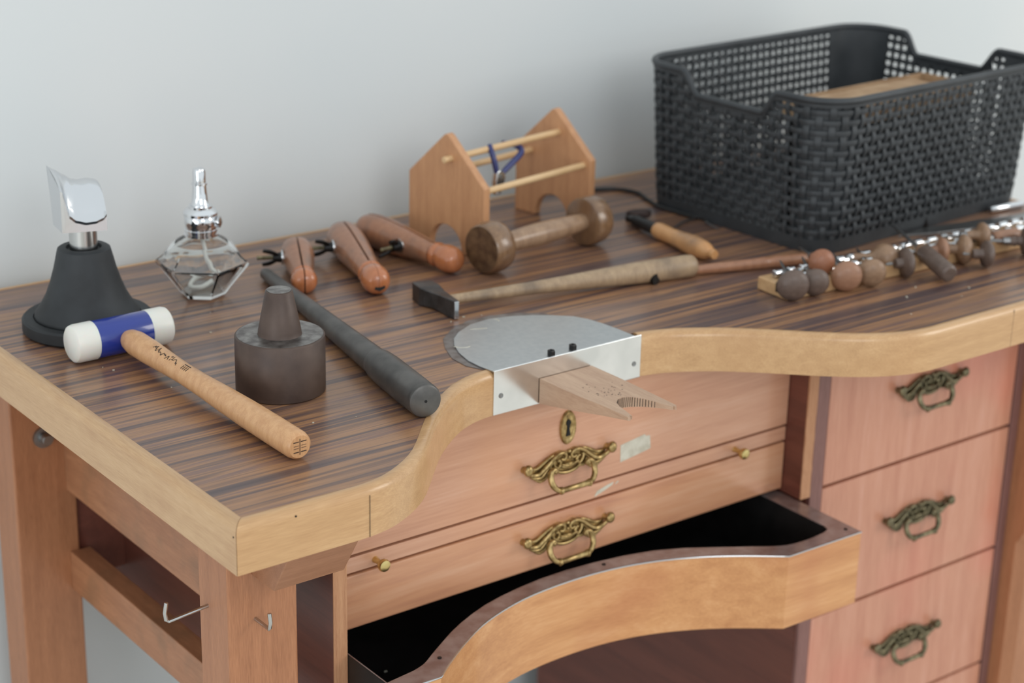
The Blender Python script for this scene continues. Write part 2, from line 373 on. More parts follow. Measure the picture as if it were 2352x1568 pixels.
for (x, y, z, a) in ((-.0001, .0045, -.0115, 'Y'), (.0560, -.0001, -.0060, 'X')):
    build('nail_hole', MB().lathe([(0, -.0001), (.0009, -.0001), (.0009, .0003), (0, .0003)], 12, Matrix.Translation((x, y, z)) @ Matrix.Rotation(pi/2, 4, a)), 'dark', bench)
# pedestal
build('cabinet_side', MB().box(.8335, .8535, .15, .645, -.86, -.0345), 'stile', bench, smooth=False, bevel=.0008)
build('cabinet_side', MB().box(1.1945, 1.2085, .15, .645, -.86, -.0345), 'stile', bench, smooth=False, bevel=.0008)
build('cabinet_shade_block', MB().box(.854, 1.194, .172, .64, -.855, -.036), 'dark', bench, smooth=False)  # near-black block put in as the shade behind the drawer gaps
build('cabinet_outer_skin', MB().box(.8325, .8333, .155, .640, -.86, -.252), 'panel_dark', bench, smooth=False)

def handle_mesh():
    """ornate drop pull; x along, z up, -y towards the room"""
    mb = MB()
    def st(pts, rad, n=8, y=-.004, flat=1.0, both=True):
        ps = smoothpath([(p[0], p[2] if len(p) > 2 else y, p[1]) for p in pts], 5); rs = smoothrad(rad, 5)
        mb.tube(ps, rs, n, flat=flat, up=(0, 1, 0))
        if both: mb.tube([(-p.x, p.y, p.z) for p in ps], rs, n, flat=flat, up=(0, 1, 0))
    k = .001
    # end knops
    for s in (-1, 1):
        mb.ball((s*.0560, -.0090, .0055), (.0056, .0046, .0064), 14)
        mb.tube([(s*.0555, 0, .0035), (s*.0555, -.006, .0045)], [.0040, .0034], 10)
        mb.tube(smoothpath([(s*.0560, -.011, .0085), (s*.0590, -.009, .0060), (s*.0570, -.0115, .0028), (s*.0535, -.010, .0035)], 4), .0012, 6)
    # long sweeping leaf arms
    st([(-.0540, .0015, -.007), (-.0480, -.0028), (-.0400, -.0040), (-.0300, .0015), (-.0215, .0085), (-.0140, .0125), (-.0070, .0125), (-.0035, .0085), (-.0060, .0050), (-.0100, .0060)],
       [.0022, .0026, .0024, .0026, .0024, .0022, .0020, .0017, .0015, .0012], y=-.0055)
    st([(-.0500, -.0045), (-.0430, -.0080), (-.0360, -.0085), (-.0300, -.0040), (-.0235, .0030), (-.0180, .0065)], [.0012, .0022, .0020, .0022, .0018, .0010], y=-.0048)
    st([(-.0440, -.0090), (-.0370, -.0125), (-.0300, -.0110), (-.0270, -.0070)], [.0010, .0020, .0018, .0012], y=-.0045)
    st([(-.0480, .0022), (-.0400, .0025), (-.0320, .0065), (-.0240, .0105), (-.0190, .0120)], [.0010, .0018, .0018, .0018, .0010], y=-.0035)
    st([(-.0200, .0070), (-.0190, .0010), (-.0150, -.0030), (-.0110, .0000), (-.0120, .0045), (-.0155, .0050)], [.0010, .0018, .0020, .0018, .0016, .0010], y=-.0055)
    st([(-.0250, .0020), (-.0240, -.0040), (-.0200, -.0070), (-.0150, -.0065)], [.0010, .0018, .0018, .0010], y=-.0048)
    # crown bead, cartouche and lower lip
    mb.ball((0, -.006, .0135), .0021, 10); mb.ball((0, -.006, .0065), .0019, 10)
    mb.ball((0, -.0052, -.0030), (.0105, .0034, .0040), 16)
    st([(-.0170, -.0050), (-.0100, -.0092), (0, -.0108), (.0100, -.0092), (.0170, -.0050)], [.0012, .0017, .0020, .0017, .0012], y=-.0045, both=False)
    st([(-.0110, .0010), (0, -.0022), (.0110, .0010)], [.0010, .0014, .0010], y=-.0078, both=False)
    # thin backplate behind the leaves
    up = [(-.052, .003), (-.040, .0035), (-.030, .0075), (-.020, .0125), (-.010, .0145), (0, .0120), (.010, .0145), (.020, .0125), (.030, .0075), (.040, .0035), (.052, .003)]
    lo = [(.050, -.005), (.040, -.0105), (.031, -.0130), (.025, -.0085), (.016, -.0085), (.008, -.0105), (0, -.0115), (-.008, -.0105), (-.016, -.0085), (-.025, -.0085), (-.031, -.0130), (-.040, -.0105), (-.050, -.005)]
    T = Matrix(((1, 0, 0, 0), (0, 0, -1, 0), (0, 1, 0, 0), (0, 0, 0, 1)))
    mb.prism(up[::-1]+lo[::-1], .0, .0030, T)
    # bail: side scrolls and the grip bar
    st([(-.0225, -.0060, -.0105), (-.0200, -.0030, -.0110), (-.0225, -.0005, -.0110), (-.0268, -.0022, -.0112), (-.0290, -.0080, -.0125), (-.0282, -.0150, -.0150), (-.0240, -.0205, -.0170), (-.0190, -.0228, -.0175)],
       [.0016, .0020, .0024, .0030, .0034, .0034, .0031, .0026])
    mb.ball((-.0222, -.0115, -.0032), .0020, 10); mb.ball((.0222, -.0115, -.0032), .0020, 10)
    X = Matrix.Rotation(pi/2, 4, 'Y')
    prof = [(0, -.0210), (.0030, -.0208), (.0044, -.0195), (.0034, -.0185), (.0040, -.0172), (.0031, -.0160), (.0029, 0), (.0031, .0160), (.0040, .0172), (.0034, .0185), (.0044, .0195), (.0030, .0208), (0, .0210)]
    mb.lathe(prof, 14, Matrix.Translation((0, -.0178, -.0228)) @ X)
    return mb
HM = handle_mesh()
hmesh = {}
def put_handle(parent, x, y, z, m):
    if m not in hmesh:
        o = build('drawer_handle', HM, m, parent, angle=60); hmesh[m] = o.data
    else:
        o = bpy.data.objects.new('drawer_handle', hmesh[m]); C.objects.link(o); o.parent = parent
    o.location = (x, y, z); o.rotation_euler = (0, radians(0), 0); return o
def drawer(x0, x1, y, z0, z1, m, bev=.0008):
    return build('drawer', MB().box(x0, x1, y, y+.018, z0, z1), m, bench, smooth=False, bevel=bev)
d1 = drawer(.2002, .8172, .18, -.1632, -.0475, 'drawer')
d2 = drawer(.2002, .8172, .18, -.2440, -.1855, 'drawer_lo', .0018)
sh = build('pull_out_shelf', MB().box(.2002, .8172, .1805, .40, -.1828, -.1662), 'drawer', bench, smooth=False, bevel=.0008)
put_handle(d1, .4895, .18, -.1285, 'brass'); put_handle(d2, .4910, .18, -.2110, 'brass')
for i, (z0, z1, hz) in enumerate(((-.2410, -.0475, -.1495), (-.4115, -.2452, -.3200), (-.5805, -.4157, -.4930), (-.75, -.5847, -.66))):
    d = drawer(.856, 1.193, .152, z0, z1, 'cabinet')
    put_handle(d, 1.0265, .152, hz, 'brass_dark')
for x in (.2520, .7365):
    k = MB().lathe([(0, 0), (.0035, 0), (.0030, .003), (.0028, .008), (.0042, .011), (.0062, .0135), (.0066, .0165), (.0058, .0185), (.0030, .0196), (0, .0200)], 20,
                   Matrix.Translation((x, .1805, -.1755)) @ Matrix.Rotation(pi/2, 4, 'X'))
    build('brass_knob', k, 'brass_knob', sh)
# keyhole escutcheon
e = MB(); T = Matrix.Translation((.4905, .18, -.0905)) @ Matrix.Rotation(pi/2, 4, 'X') @ Matrix.Diagonal((.0105, .0190, 1, 1))
e.lathe([(1, 0), (1, .0012), (.93, .0026), (.80, .0026), (.72, .0016), (0, .0016)], 40, T)
for i in range(36):
    a = 2*pi*i/36; e.ball((.4905+.0092*cos(a), .1776, -.0905+.0168*sin(a)), .0009, 6)
es = build('escutcheon', e, 'brass', d1)
kh = MB(); Tk = Matrix.Translation((.4905, .1782, -.0905)) @ Matrix.Rotation(pi/2, 4, 'X')
pk = [(.0030*cos(radians(a)), .0055+.0036*sin(radians(a))) for a in range(-50, 231, 20)]+[(-.0014, -.001), (-.0028, -.0092), (.0028, -.0092), (.0014, -.001)]
kh.prism(pk, 0, .0006, Tk); build('keyhole', kh, 'dark', d1, smooth=False)
# torn tape
def tape(parent, pts, y):
    T = Matrix(((1, 0, 0, 0), (0, 0, -1, y), (0, 1, 0, 0), (0, 0, 0, 1)))
    build('tape_scrap', MB().prism(pts, 0, .0003, T), 'tape', parent, smooth=False)
tape(d1, [(.5655, -.1490), (.5650, -.1290), (.5990, -.1240), (.6005, -.1265), (.6065, -.1270), (.6080, -.1425), (.6000, -.1440)], .18)
tape(sh, [(.5310, -.1810), (.5350, -.1750), (.5480, -.1715), (.5580, -.1700), (.5560, -.1730), (.5450, -.1770)], .1805)
tape(sh, [(.5600, -.1725), (.5640, -.1700), (.5650, -.1712), (.5610, -.1735)], .1805)

# catch tray, pulled out below the drawers
zt, zb = -.2505, -.338
outer = [(.2000, .0625), (.2490, .0625)]+[(p.x, p.y) for p in smoothpath([(.2490, .0625, 0), (.270, .0785, 0), (.307, .103, 0), (.351, .126, 0), (.409, .1425, 0), (.470, .147, 0), (.527, .143, 0), (.577, .131, 0), (.622, .112, 0), (.662, .0885, 0), (.706, .0565, 0)], 4)][1:]+[(.8168, .054)]
inner = [(.2010, .0825)]+[(p.x, p.y) for p in smoothpath([(.2330, .0865, 0), (.2500, .0920, 0), (.275, .108, 0), (.327, .138, 0), (.392, .160, 0), (.485, .168, 0), (.593, .1500, 0), (.676, .104, 0), (.700, .0885, 0), (.722, .0770, 0), (.750, .0735, 0), (.780, .0760, 0)], 3)]+[(.7890, .0790), (.7925, .0880)]
back_y = .50
mb = MB(); ob = offs(outer, .002); mb.prism(ob+[(.8150, back_y), (.2015, back_y)], zb+.0005, zb+.004)
tray = build('catch_tray', mb, 'black_in', bench, smooth=False)
# walls of the tray: an outer veneered skin and the inner black wall
sk = MB()
def wall_strip(mb, path, d, z0, z1):
    p2 = offs(path, d); n = len(path); vs = []
    for (a, b) in zip(path, p2): vs += [(a[0], a[1], z0), (a[0], a[1], z1), (b[0], b[1], z1), (b[0], b[1], z0)]
    fs = [(0, 1, 2, 3), (4*n-1, 4*n-2, 4*n-3, 4*n-4)]+[(4*i+j, 4*i+(j+1) % 4, 4*i+4+(j+1) % 4, 4*i+4+j) for i in range(n-1) for j in range(4)]
    mb.add(vs, fs)
wall_strip(sk, outer, .010, zb-.0005, zt)
build('tray_front', sk, 'tray', tray, angle=25)
build('tray_side', MB().box(.8070, .8168, .0655, back_y, zb+.004, zt), 'panel_dark', tray, smooth=False)
build('tray_side', MB().box(.1998, .2009, .0730, back_y, zb+.004, zt), 'black_in', tray, smooth=False)
# flat metal edging: ring between outer and inner outlines
rim = MB(); n1 = len(outer)
ins = inner+[(.7935, back_y)]; outs = outer+[(.8168, back_y)]
ins = [(.2010, back_y)]+ins; outs = [(.2000, back_y)]+outs
def resample(path, n):
    L = [0]
    for a, b in zip(path, path[1:]): L.append(L[-1]+math.dist(a, b))
    out = []; 
    for i in range(n):
        t = L[-1]*i/(n-1); k = 0
        while k < len(L)-2 and L[k+1] < t: k += 1
        u = (t-L[k])/max(1e-9, L[k+1]-L[k]); out.append((path[k][0]+(path[k+1][0]-path[k][0])*u, path[k][1]+(path[k+1][1]-path[k][1])*u))
    return out
ring = outs+ins[::-1]
rim.prism(ring, zt, zt+.0012)
build('metal_edging', rim, 'trim', tray, smooth=False, bevel=.0004)
lp = MB(); lp.tube([(x, y-.0003, zt+.0004) for x, y in outer], .0010, 8); build('edge_bead', lp, 'steel', tray)
iw = MB(); wall_strip(iw, ins, -.0012, zb+.004, zt); build('tray_lining', iw, 'black_in', tray, smooth=False)
for (x, y) in ((.806, .0675), (.527, .155), (.268, .092)):
    build('rivet', MB().lathe([(0, 0), (.0022, 0), (.0022, .0007), (.001, .0009), (0, .0006)], 12, Matrix.Translation((x, y, zt+.0012))), 'blackmetal', tray)
for x, y, q in ((.262, .20, .0032), (.245, .232, .0015), (.275, .236, .001), (.292, .222, .001), (.238, .188, .0012)):
    build('metal_chip', MB().box(x-q*1.6, x+q*1.6, y-q*.8, y+q*.8, zb+.0041, zb+.0055), 'tape', tray, smooth=False)

# steel bench plate let into the top, with its bent-down front
pl = [(.3775, .160), (.3745, .178), (.3745, .198), (.380, .221), (.389, .242), (.400, .258), (.415, .271), (.4385, .283), (.466, .287), (.490, .281), (.511, .271), (.530, .258), (.5460, .2435), (.5535, .228), (.5575, .209), (.5600, .185), (.5605, .160)]
build('plate_recess', MB().prism([(.374, .172), (.366, .190), (.367, .215), (.378, .242), (.392, .266), (.415, .284), (.445, .2975), (.475, .2985), (.508, .287), (.530, .270), (.520, .172)], .0001, .0006), 'residue', bench, smooth=False)
plate = build('bench_plate', MB().prism(pl, .0008, .0022), 'plate', bench, smooth=False, bevel=.0004)
fr = MB(); fr.box(.3778, .5690, .1590, .1604, -.0450, .0021)
build('plate_front', fr, 'plate_front', plate, smooth=False, bevel=.0005)
for x, y in ((.4530, .1640), (.4815, .1650)):
    s = MB(); s.lathe([(0, 0), (.0042, 0), (.0042, .0042), (.0034, .0052), (.0020, .0052), (.0018, .0030), (0, .0030)], 6, Matrix.Translation((x, y, .0022)))
    build('clamp_screw', s, 'blackmetal', plate, smooth=False)
for x, z in ((.3868, -.0255), (.5600, -.0285)):
    s = MB(); s.lathe([(0, 0), (.0028, 0), (.0025, .0006), (.0010, .0002), (0, .0002)], 14, Matrix.Translation((x, .1589, z)) @ Matrix.Rotation(pi/2, 4, 'X'))
    build('plate_screw', s, 'steel_dk', plate)
for pts in ([(.4300, .271), (.4360, .268), (.4430, .2655), (.4470, .2640)], [(.3860, .2380), (.3890, .2320), (.3960, .2290), (.4000, .2300)], [(.470, .283), (.472, .279), (.4705, .275)]):
    build('glue_spot', MB().tube(smoothpath([(x, y, .0022) for x, y in pts], 4), .0008, 6, flat=.3), 'tape', plate)

# bench pin (slips into the bracket, so it can be lifted out)
pin = thing('bench_pin', "worn wooden bench pin with notch, clamped under the steel plate", 'bench pin', (.468, .158, -.03))
nt = [(-.0335, 0), (-.0335, -.050), (-.0305, -.090), (-.0300, -.1270), (-.0285, -.1290), (-.0262, -.1245), (-.0245, -.1270), (-.0228, -.1200), (-.0205, -.1120), (-.0180, -.1010), (-.0140, -.0925), (-.0070, -.0860), (.0010, -.0850), (.0080, -.0890), (.0140, -.0980), (.0185, -.1110), (.0210, -.1240), (.0235, -.1320), (.0250, -.1300), (.0262, -.1335), (.0280, -.1305), (.0290, -.1290), (.0310, -.090), (.0330, -.050), (.0335, 0)]
pm = MB(); n = len(nt); vs = []
sk_ = lambda x, y: (x+(-y)*.03, y)
for x, y in nt: vs.append((*sk_(x, y), .0125))
for x, y in nt: vs.append((*sk_(x, y), -.0145+.0235*min(1, (-y)/.128)))
pm.add(vs, [tuple(range(n-1, -1, -1)), tuple(range(n, 2*n))]+[(i, (i+1) % n, n+(i+1) % n, n+i) for i in range(n)])
build('pin_body', pm, 'pin', pin, smooth=False)
ho = MB(); random.seed(11)
for i in range(34):
    x = random.gauss(-.003, .009); y = -.068+random.gauss(0, .011)
    if y < -.080+abs(x)*.2 or abs(x) > .024 or y > -.035: continue
    x, y = sk_(x, y); r = random.uniform(.0004, .0010)
    ho.lathe([(0, .0125), (r, .0125), (r*.6, .01262), (0, .01262)], 8, Matrix.Translation((x, y, 0)))
build('drill_holes', ho, 'ink', pin)
gv = MB()
for i in range(26):
    t = i/25; k = 9+t*6; a = nt[int(k)]; b = nt[min(int(k)+1, 15)]; u = k-int(k)
    x, y = sk_(a[0]+(b[0]-a[0])*u, a[1]+(b[1]-a[1])*u)
    zb_ = -.0145+.0235*min(1, -y/.128); gv.box(x-.0002, x+.0002, y-.0004, y+.0002, zb_+.0004, .0122)
build('saw_marks', gv, 'ink', pin, smooth=False)

# ------------------------------------------------------------------ things on the bench, left side
# anvil stake on its rubber stand
a = thing('stake_anvil', 'polished steel forming stake on flared black rubber base at bench left end', 'anvil', (.108, .497, .0012))
build('base_disc', MB().lathe([(0, 0), (.064, 0), (.066, .002), (.066, .0125), (.064, .0145), (.0545, .0145), (.0540, .0120), (0, .0120)], 64), 'rubber', a)
build('flared_base', MB().lathe([(0, .0125), (.0525, .0125), (.0535, .015), (.0530, .0180), (.0470, .0260), (.0410, .0370), (.0360, .0500), (.0315, .0650), (.0275, .0820), (.0265, .0855), (.0245, .0868), (.0180, .0870), (.0170, .0840), (0, .0840)], 64), 'rubber', a)
build('post', MB().lathe([(0, .084), (.0140, .084), (.0140, .1070), (0, .1070)], 40), 'nickel', a)
# head: height field on a tilted rectangle
hd = MB(); NU, NV = 40, 20
ex = Vector((.95, -.312, 0)); ey = Vector((.25, .968, 0)); o0 = Vector((-.0255, -.0075, 0))
wU, wV = .0445, .034
def interp(x, tab):
    if x <= tab[0][0]: return tab[0][1]
    for (a0, b0), (a1, b1) in zip(tab, tab[1:]):
        if x <= a1:
            t = (x-a0)/(a1-a0); t = t*t*(3-2*t)*.5+t*.5; return b0+(b1-b0)*t
    return tab[-1][1]
RIDGE = [(0, .0620), (.12, .0580), (.25, .0525), (.40, .0472), (.53, .0460), (.73, .0470), (.88, .0458), (.96, .0442), (1, .0415)]
FRONT = [(0, .0430), (.05, .0420), (.085, .0350), (.12, .0250), (.18, .0180), (.32, .0130), (.54, .0104), (.74, .0110), (.92, .0140), (1, .0180)]
vs = []
for i in range(NU+1):
    for j in range(NV+1):
        u = i/NU; t = j/NV
        s_t = sin(min(1, t*1.08)*pi/2)**.8
        side = math.exp(-(u/.07)**2)
        k_ = s_t*(1-side)+t*side
        z = interp(u, FRONT)*(1-k_)+interp(u, RIDGE)*k_
        over = (.0030*(1-side) if j == 0 else 0)
        p = o0+ex*(u*wU-(.0065*t*t*math.exp(-(u/.3)**2))*max(0, (z-.02)/.042))+ey*(t*wV-over)
        vs.append((p.x, p.y, .1065+z))
base = len(vs)
for i in range(NU+1):
    for k in range(4):
        u = i/NU; t = (0, 0, 1, 1)[k]; zf = interp(u, FRONT)
        z = ((zf-.0035) if k == 0 else 0) if k < 2 else (0 if k == 2 else interp(u, RIDGE)*.5)
        p = o0+ex*(u*wU-(.003 if k == 2 else .0045 if k == 3 else 0)*(1-u))+ey*(t*wV)
        vs.append((p.x, p.y, .1065+z))
fs = []
ix = lambda i, j: i*(NV+1)+j
bx_ = lambda i, k: base+i*4+k
for i in range(NU):
    for j in range(NV): fs.append((ix(i, j), ix(i+1, j), ix(i+1, j+1), ix(i, j+1)))
    for (a1, b1) in ((ix(i, 0), ix(i+1, 0)),): fs.append((a1, bx_(i, 0), bx_(i+1, 0), b1))
    for k in range(3): fs.append((bx_(i, k), bx_(i, k+1), bx_(i+1, k+1), bx_(i+1, k)))
    fs.append((bx_(i, 3), ix(i, NV), ix(i+1, NV), bx_(i+1, 3)))
fs.append(tuple([ix(0, j) for j in range(NV, -1, -1)]+[bx_(0, k) for k in range(4)]))
fs.append(tuple([ix(NU, j) for j in range(NV+1)]+[bx_(NU, k) for k in range(3, -1, -1)]))
hd.add(vs, fs)
build('stake_head', hd, 'satin_chrome', a, angle=32)

# spirit lamp
L_ = thing('spirit_lamp', 'faceted clear glass spirit lamp with a chrome burner, near the wall', 'lamp', (.2590, .5300, .0004), radians(22))
gl = MB()
def hexring(r, z, sq=1.0, rot=0, n=6, sub=4, roundness=0.0):
    out = []
    for i in range(n):
        a0 = 2*pi*i/n+rot; a1 = 2*pi*(i+1)/n+rot
        for k in range(sub):
            t = k/sub; x = (cos(a0)*(1-t)+cos(a1)*t)*r; y = (sin(a0)*(1-t)+sin(a1)*t)*r
            if roundness: 
                l = math.hypot(x, y); f = 1+(r/l-1)*roundness; x *= f; y *= f
            out.append((x, y, z))
    return out
def shell(mb, rings, cap0=True, cap1=False):
    n = len(rings[0]); vs = [p for r in rings for p in r]
    fs = [(k*n+i, k*n+(i+1) % n, (k+1)*n+(i+1) % n, (k+1)*n+i) for k in range(len(rings)-1) for i in range(n)]
    if cap0: fs.append(tuple(range(n-1, -1, -1)))
    if cap1: fs.append(tuple((len(rings)-1)*n+i for i in range(n)))
    mb.add(vs, fs)
outer_r = [hexring(.0235, 0), hexring(.0255, .0020), hexring(.0300, .0085), hexring(.0500, .0335), hexring(.0508, .0358), hexring(.0495, .0380, roundness=.05), hexring(.0430, .0430, roundness=.35), hexring(.0375, .0510, roundness=.85), hexring(.0310, .0590, roundness=1), hexring(.0195, .0650, roundness=1), hexring(.0165, .0665, roundness=1), hexring(.0165, .0720, roundness=1)]
inner_r = [hexring(.0135, .0720, roundness=1), hexring(.0135, .0665, roundness=1), hexring(.0280, .0570, roundness=1), hexring(.0345, .0500, roundness=.9), hexring(.0395, .0430, roundness=.5), hexring(.0460, .0360, roundness=.1), hexring(.0265, .0095), hexring(.0220, .0045)]
shell(gl, outer_r+inner_r, True, True)
build('glass_body', gl, 'glass', L_, angle=20)
me_ = MB(); me_.lathe([(.0172, .0665), (.0182, .0670), (.0182, .0690), (.0172, .0695), (.0172, .0720), (.0182, .0725), (.0182, .0740), (.0172, .0745), (.0170, .0790), (.0176, .0800), (.0176, .0870), (.0166, .0885), (.0185, .0895), (.0185, .0925), (.0160, .0960), (.0130, .0975), (.0130, .0995), (.0105, .1000), (0, .1000)], 48)
build('burner_collar', me_, 'chrome', L_)
wk = MB().lathe([(0, -.001), (.0055, -.001), (.0062, .001), (.0062, .004), (.003, .0055), (0, .0055)], 20, Matrix.Translation((.0065, -.0165, .0825)) @ Matrix.Rotation(pi/2, 4, 'X') @ Matrix.Rotation(radians(22), 4, 'Y'))
build('wick_wheel', wk, 'steel', L_)
cp = MB().lathe([(0, .099), (.0102, .099), (.0104, .1010), (.0090, .1030), (.0078, .1150), (.0073, .1225), (.0085, .1230), (.0085, .1245), (.0070, .1250), (.0070, .1370), (.0060, .1400), (.0030, .1412), (0, .1415)], 40)
build('snuffer_cap', cp, 'chrome', L_)
wi = MB().tube(smoothpath([(0, 0, .070), (.002, -.002, .050), (.006, -.006, .030), (.016, -.010, .016), (.022, -.004, .0112), (.014, .008, .0102), (0, .012, .0102), (-.014, .006, .0102), (-.010, -.006, .0108), (.004, -.010, .0125)], 6), .0022, 8)
build('wick', wi, 'wick', L_)

# nylon mallet (head axis along x, handle towards the camera)
mt = thing('nylon_mallet', 'mallet with white nylon faces, blue head and pale wooden handle', 'mallet', (.1025, .4120, .0002), radians(.3))
X = Matrix.Translation((0, 0, .0195)) @ Matrix.Rotation(pi/2, 4, 'Y')
build('head', MB().lathe([(0, -.0290), (.0188, -.0290), (.0190, -.0285), (.0190, .0285), (.0188, .0290), (0, .0290)], 48, X), 'blue', mt)
capp = [(0, .0285), (.0188, .0285), (.0193, .0292), (.0193, .0475), (.0182, .0510), (.0155, .0530), (0, .0536)]
build('nylon_face', MB().lathe(capp, 48, X), 'nylon', mt)
build('nylon_face', MB().lathe(capp, 48, X @ Matrix.Rotation(pi, 4, 'X')), 'nylon', mt)
hp = [(0, -.004), (.0070, -.003), (.0108, .006), (.0126, .018), (.0124, .045), (.0110, .080), (.0102, .110), (.0106, .145), (.0120, .185), (.0130, .225), (.0133, .270), (.0132, .3060), (.0122, .3110), (.0105, .3130), (0, .3130)]
Th = aim((.0005, -.0165, .0205), (.006, -.3200, .0136))
build('handle', MB().lathe(hp, 40, Th @ Matrix.Diagonal((1, 1, 1, 1))), 'mallet_wood', mt)
# burnt-in stamp on the handle and branded end grain
sm = MB(); random.seed(5)
def onh(t, a, r):      # point on the handle surface
    return Th @ Vector((r*cos(a), r*sin(a), t))
def rad_at(t):
    for (r0, z0), (r1, z1) in zip(hp, hp[1:]):
        if z0 <= t <= z1 and z1 > z0: return r0+(r1-r0)*(t-z0)/(z1-z0)
    return .011
# find angle of handle surface pointing up and a little towards the camera
def up_ang(tilt):
    best = max(range(0, 360, 2), key=lambda d: ((Th.to_3x3() @ Vector((cos(radians(d)), sin(radians(d)), 0))).dot(Vector((-sin(tilt), -.1, cos(tilt))))))
    return radians(best)
A = up_ang(.35)
sgn = 1 if (Th.to_3x3() @ Vector((-sin(A), cos(A), 0))).x > 0 else -1
t = .060
for k in range(9):
    pts = []
    x0 = t+k*.0052
    for q in range(5):
        tt = x0+q*.0011; aa = A+sgn*(random.uniform(-.28, .28)+(.12 if q % 2 else -.12)); pts.append(onh(tt, aa, rad_at(tt)+.00008))
    sm.tube(smoothpath(pts, 3), .00042, 5)
for k in range(4):
    x0 = .116+k*.0030; aa = A-sgn*.10
    sm.tube([onh(x0, aa-.22, rad_at(x0)+.0001), onh(x0, aa+.20, rad_at(x0)+.0001)], .0005, 5)
sm.tube([onh(.1145, A-.32, rad_at(.1145)+.0001), onh(.1250, A-.32, rad_at(.125)+.0001)], .0005, 5)
build('handle_stamp', sm, 'ink', mt)
en = MB()
for sx in (-1, 1):
    for sy in (-1, 1):
        en.box(sx*.0038-.0028, sx*.0038+.0028, sy*.0048-.0004, sy*.0048+.0004, .3129, .31325, Th)
        en.box(sx*.0038-.0026, sx*.0038+.0026, sy*.0012-.0002, sy*.0012+.0002, .3129, .31320, Th)
en.box(-.0003, .0003, -.0075, .0075, .3129, .31325, Th)
build('end_brand', en, 'ink', mt, smooth=False)

# steel stake block with cone
s_ = thing('ring_stake', 'round brown steel block with a tapered cone on top', 'stake block', (.1845, .2400, .0002))
build('block', MB().lathe([(0, 0), (.0418, 0), (.0428, .001), (.0428, .0545), (.0420, .0556), (.0412, .0558), (0, .0558)], 72), ['browniron'], s_, angle=40)
build('block_face', MB().lathe([(.0408, .0556), (.0408, .0560), (.0200, .0560)], 72), 'browniron_top', s_)
build('cone', MB().lathe([(.0212, .0558), (.0207, .0566), (.0204, .0600), (.0128, .0985), (.0122, .0990), (0, .0990)], 56), 'browniron', s_, angle=40)
build('cone_tip', MB().lathe([(0, .0990), (.0117, .0990), (.0117, .0996), (0, .0996)], 40), 'browniron_top', s_)

# ring mandrel
md = thing('ring_mandrel', 'long dark steel ring mandrel, thick end resting by the curved bench edge', 'mandrel', (.2560, .1010, .0170))
Tm = aim((0, 0, 0), (.0840, .4360, -.0095))
build('grip', MB().lathe([(0, 0), (.0135, 0), (.0155, .0012), (.0163, .0035), (.0160, .0050), (.0164, .0070), (.0167, .0300), (.0166, .0900), (.0158, .1080), (.0138, .1180), (0, .1180)], 48, Tm), 'rodiron', md)
build('tapered_rod', MB().lathe([(0, .116), (.0138, .116), (.0138, .1200), (.0066, .4400), (.0055, .4430), (0, .4435)], 40, Tm), 'rodiron', md)
build('centre_hole', MB().lathe([(0, -.0003), (.0014, -.0003), (.0014, .0002)], 14, Tm), 'dark', md)

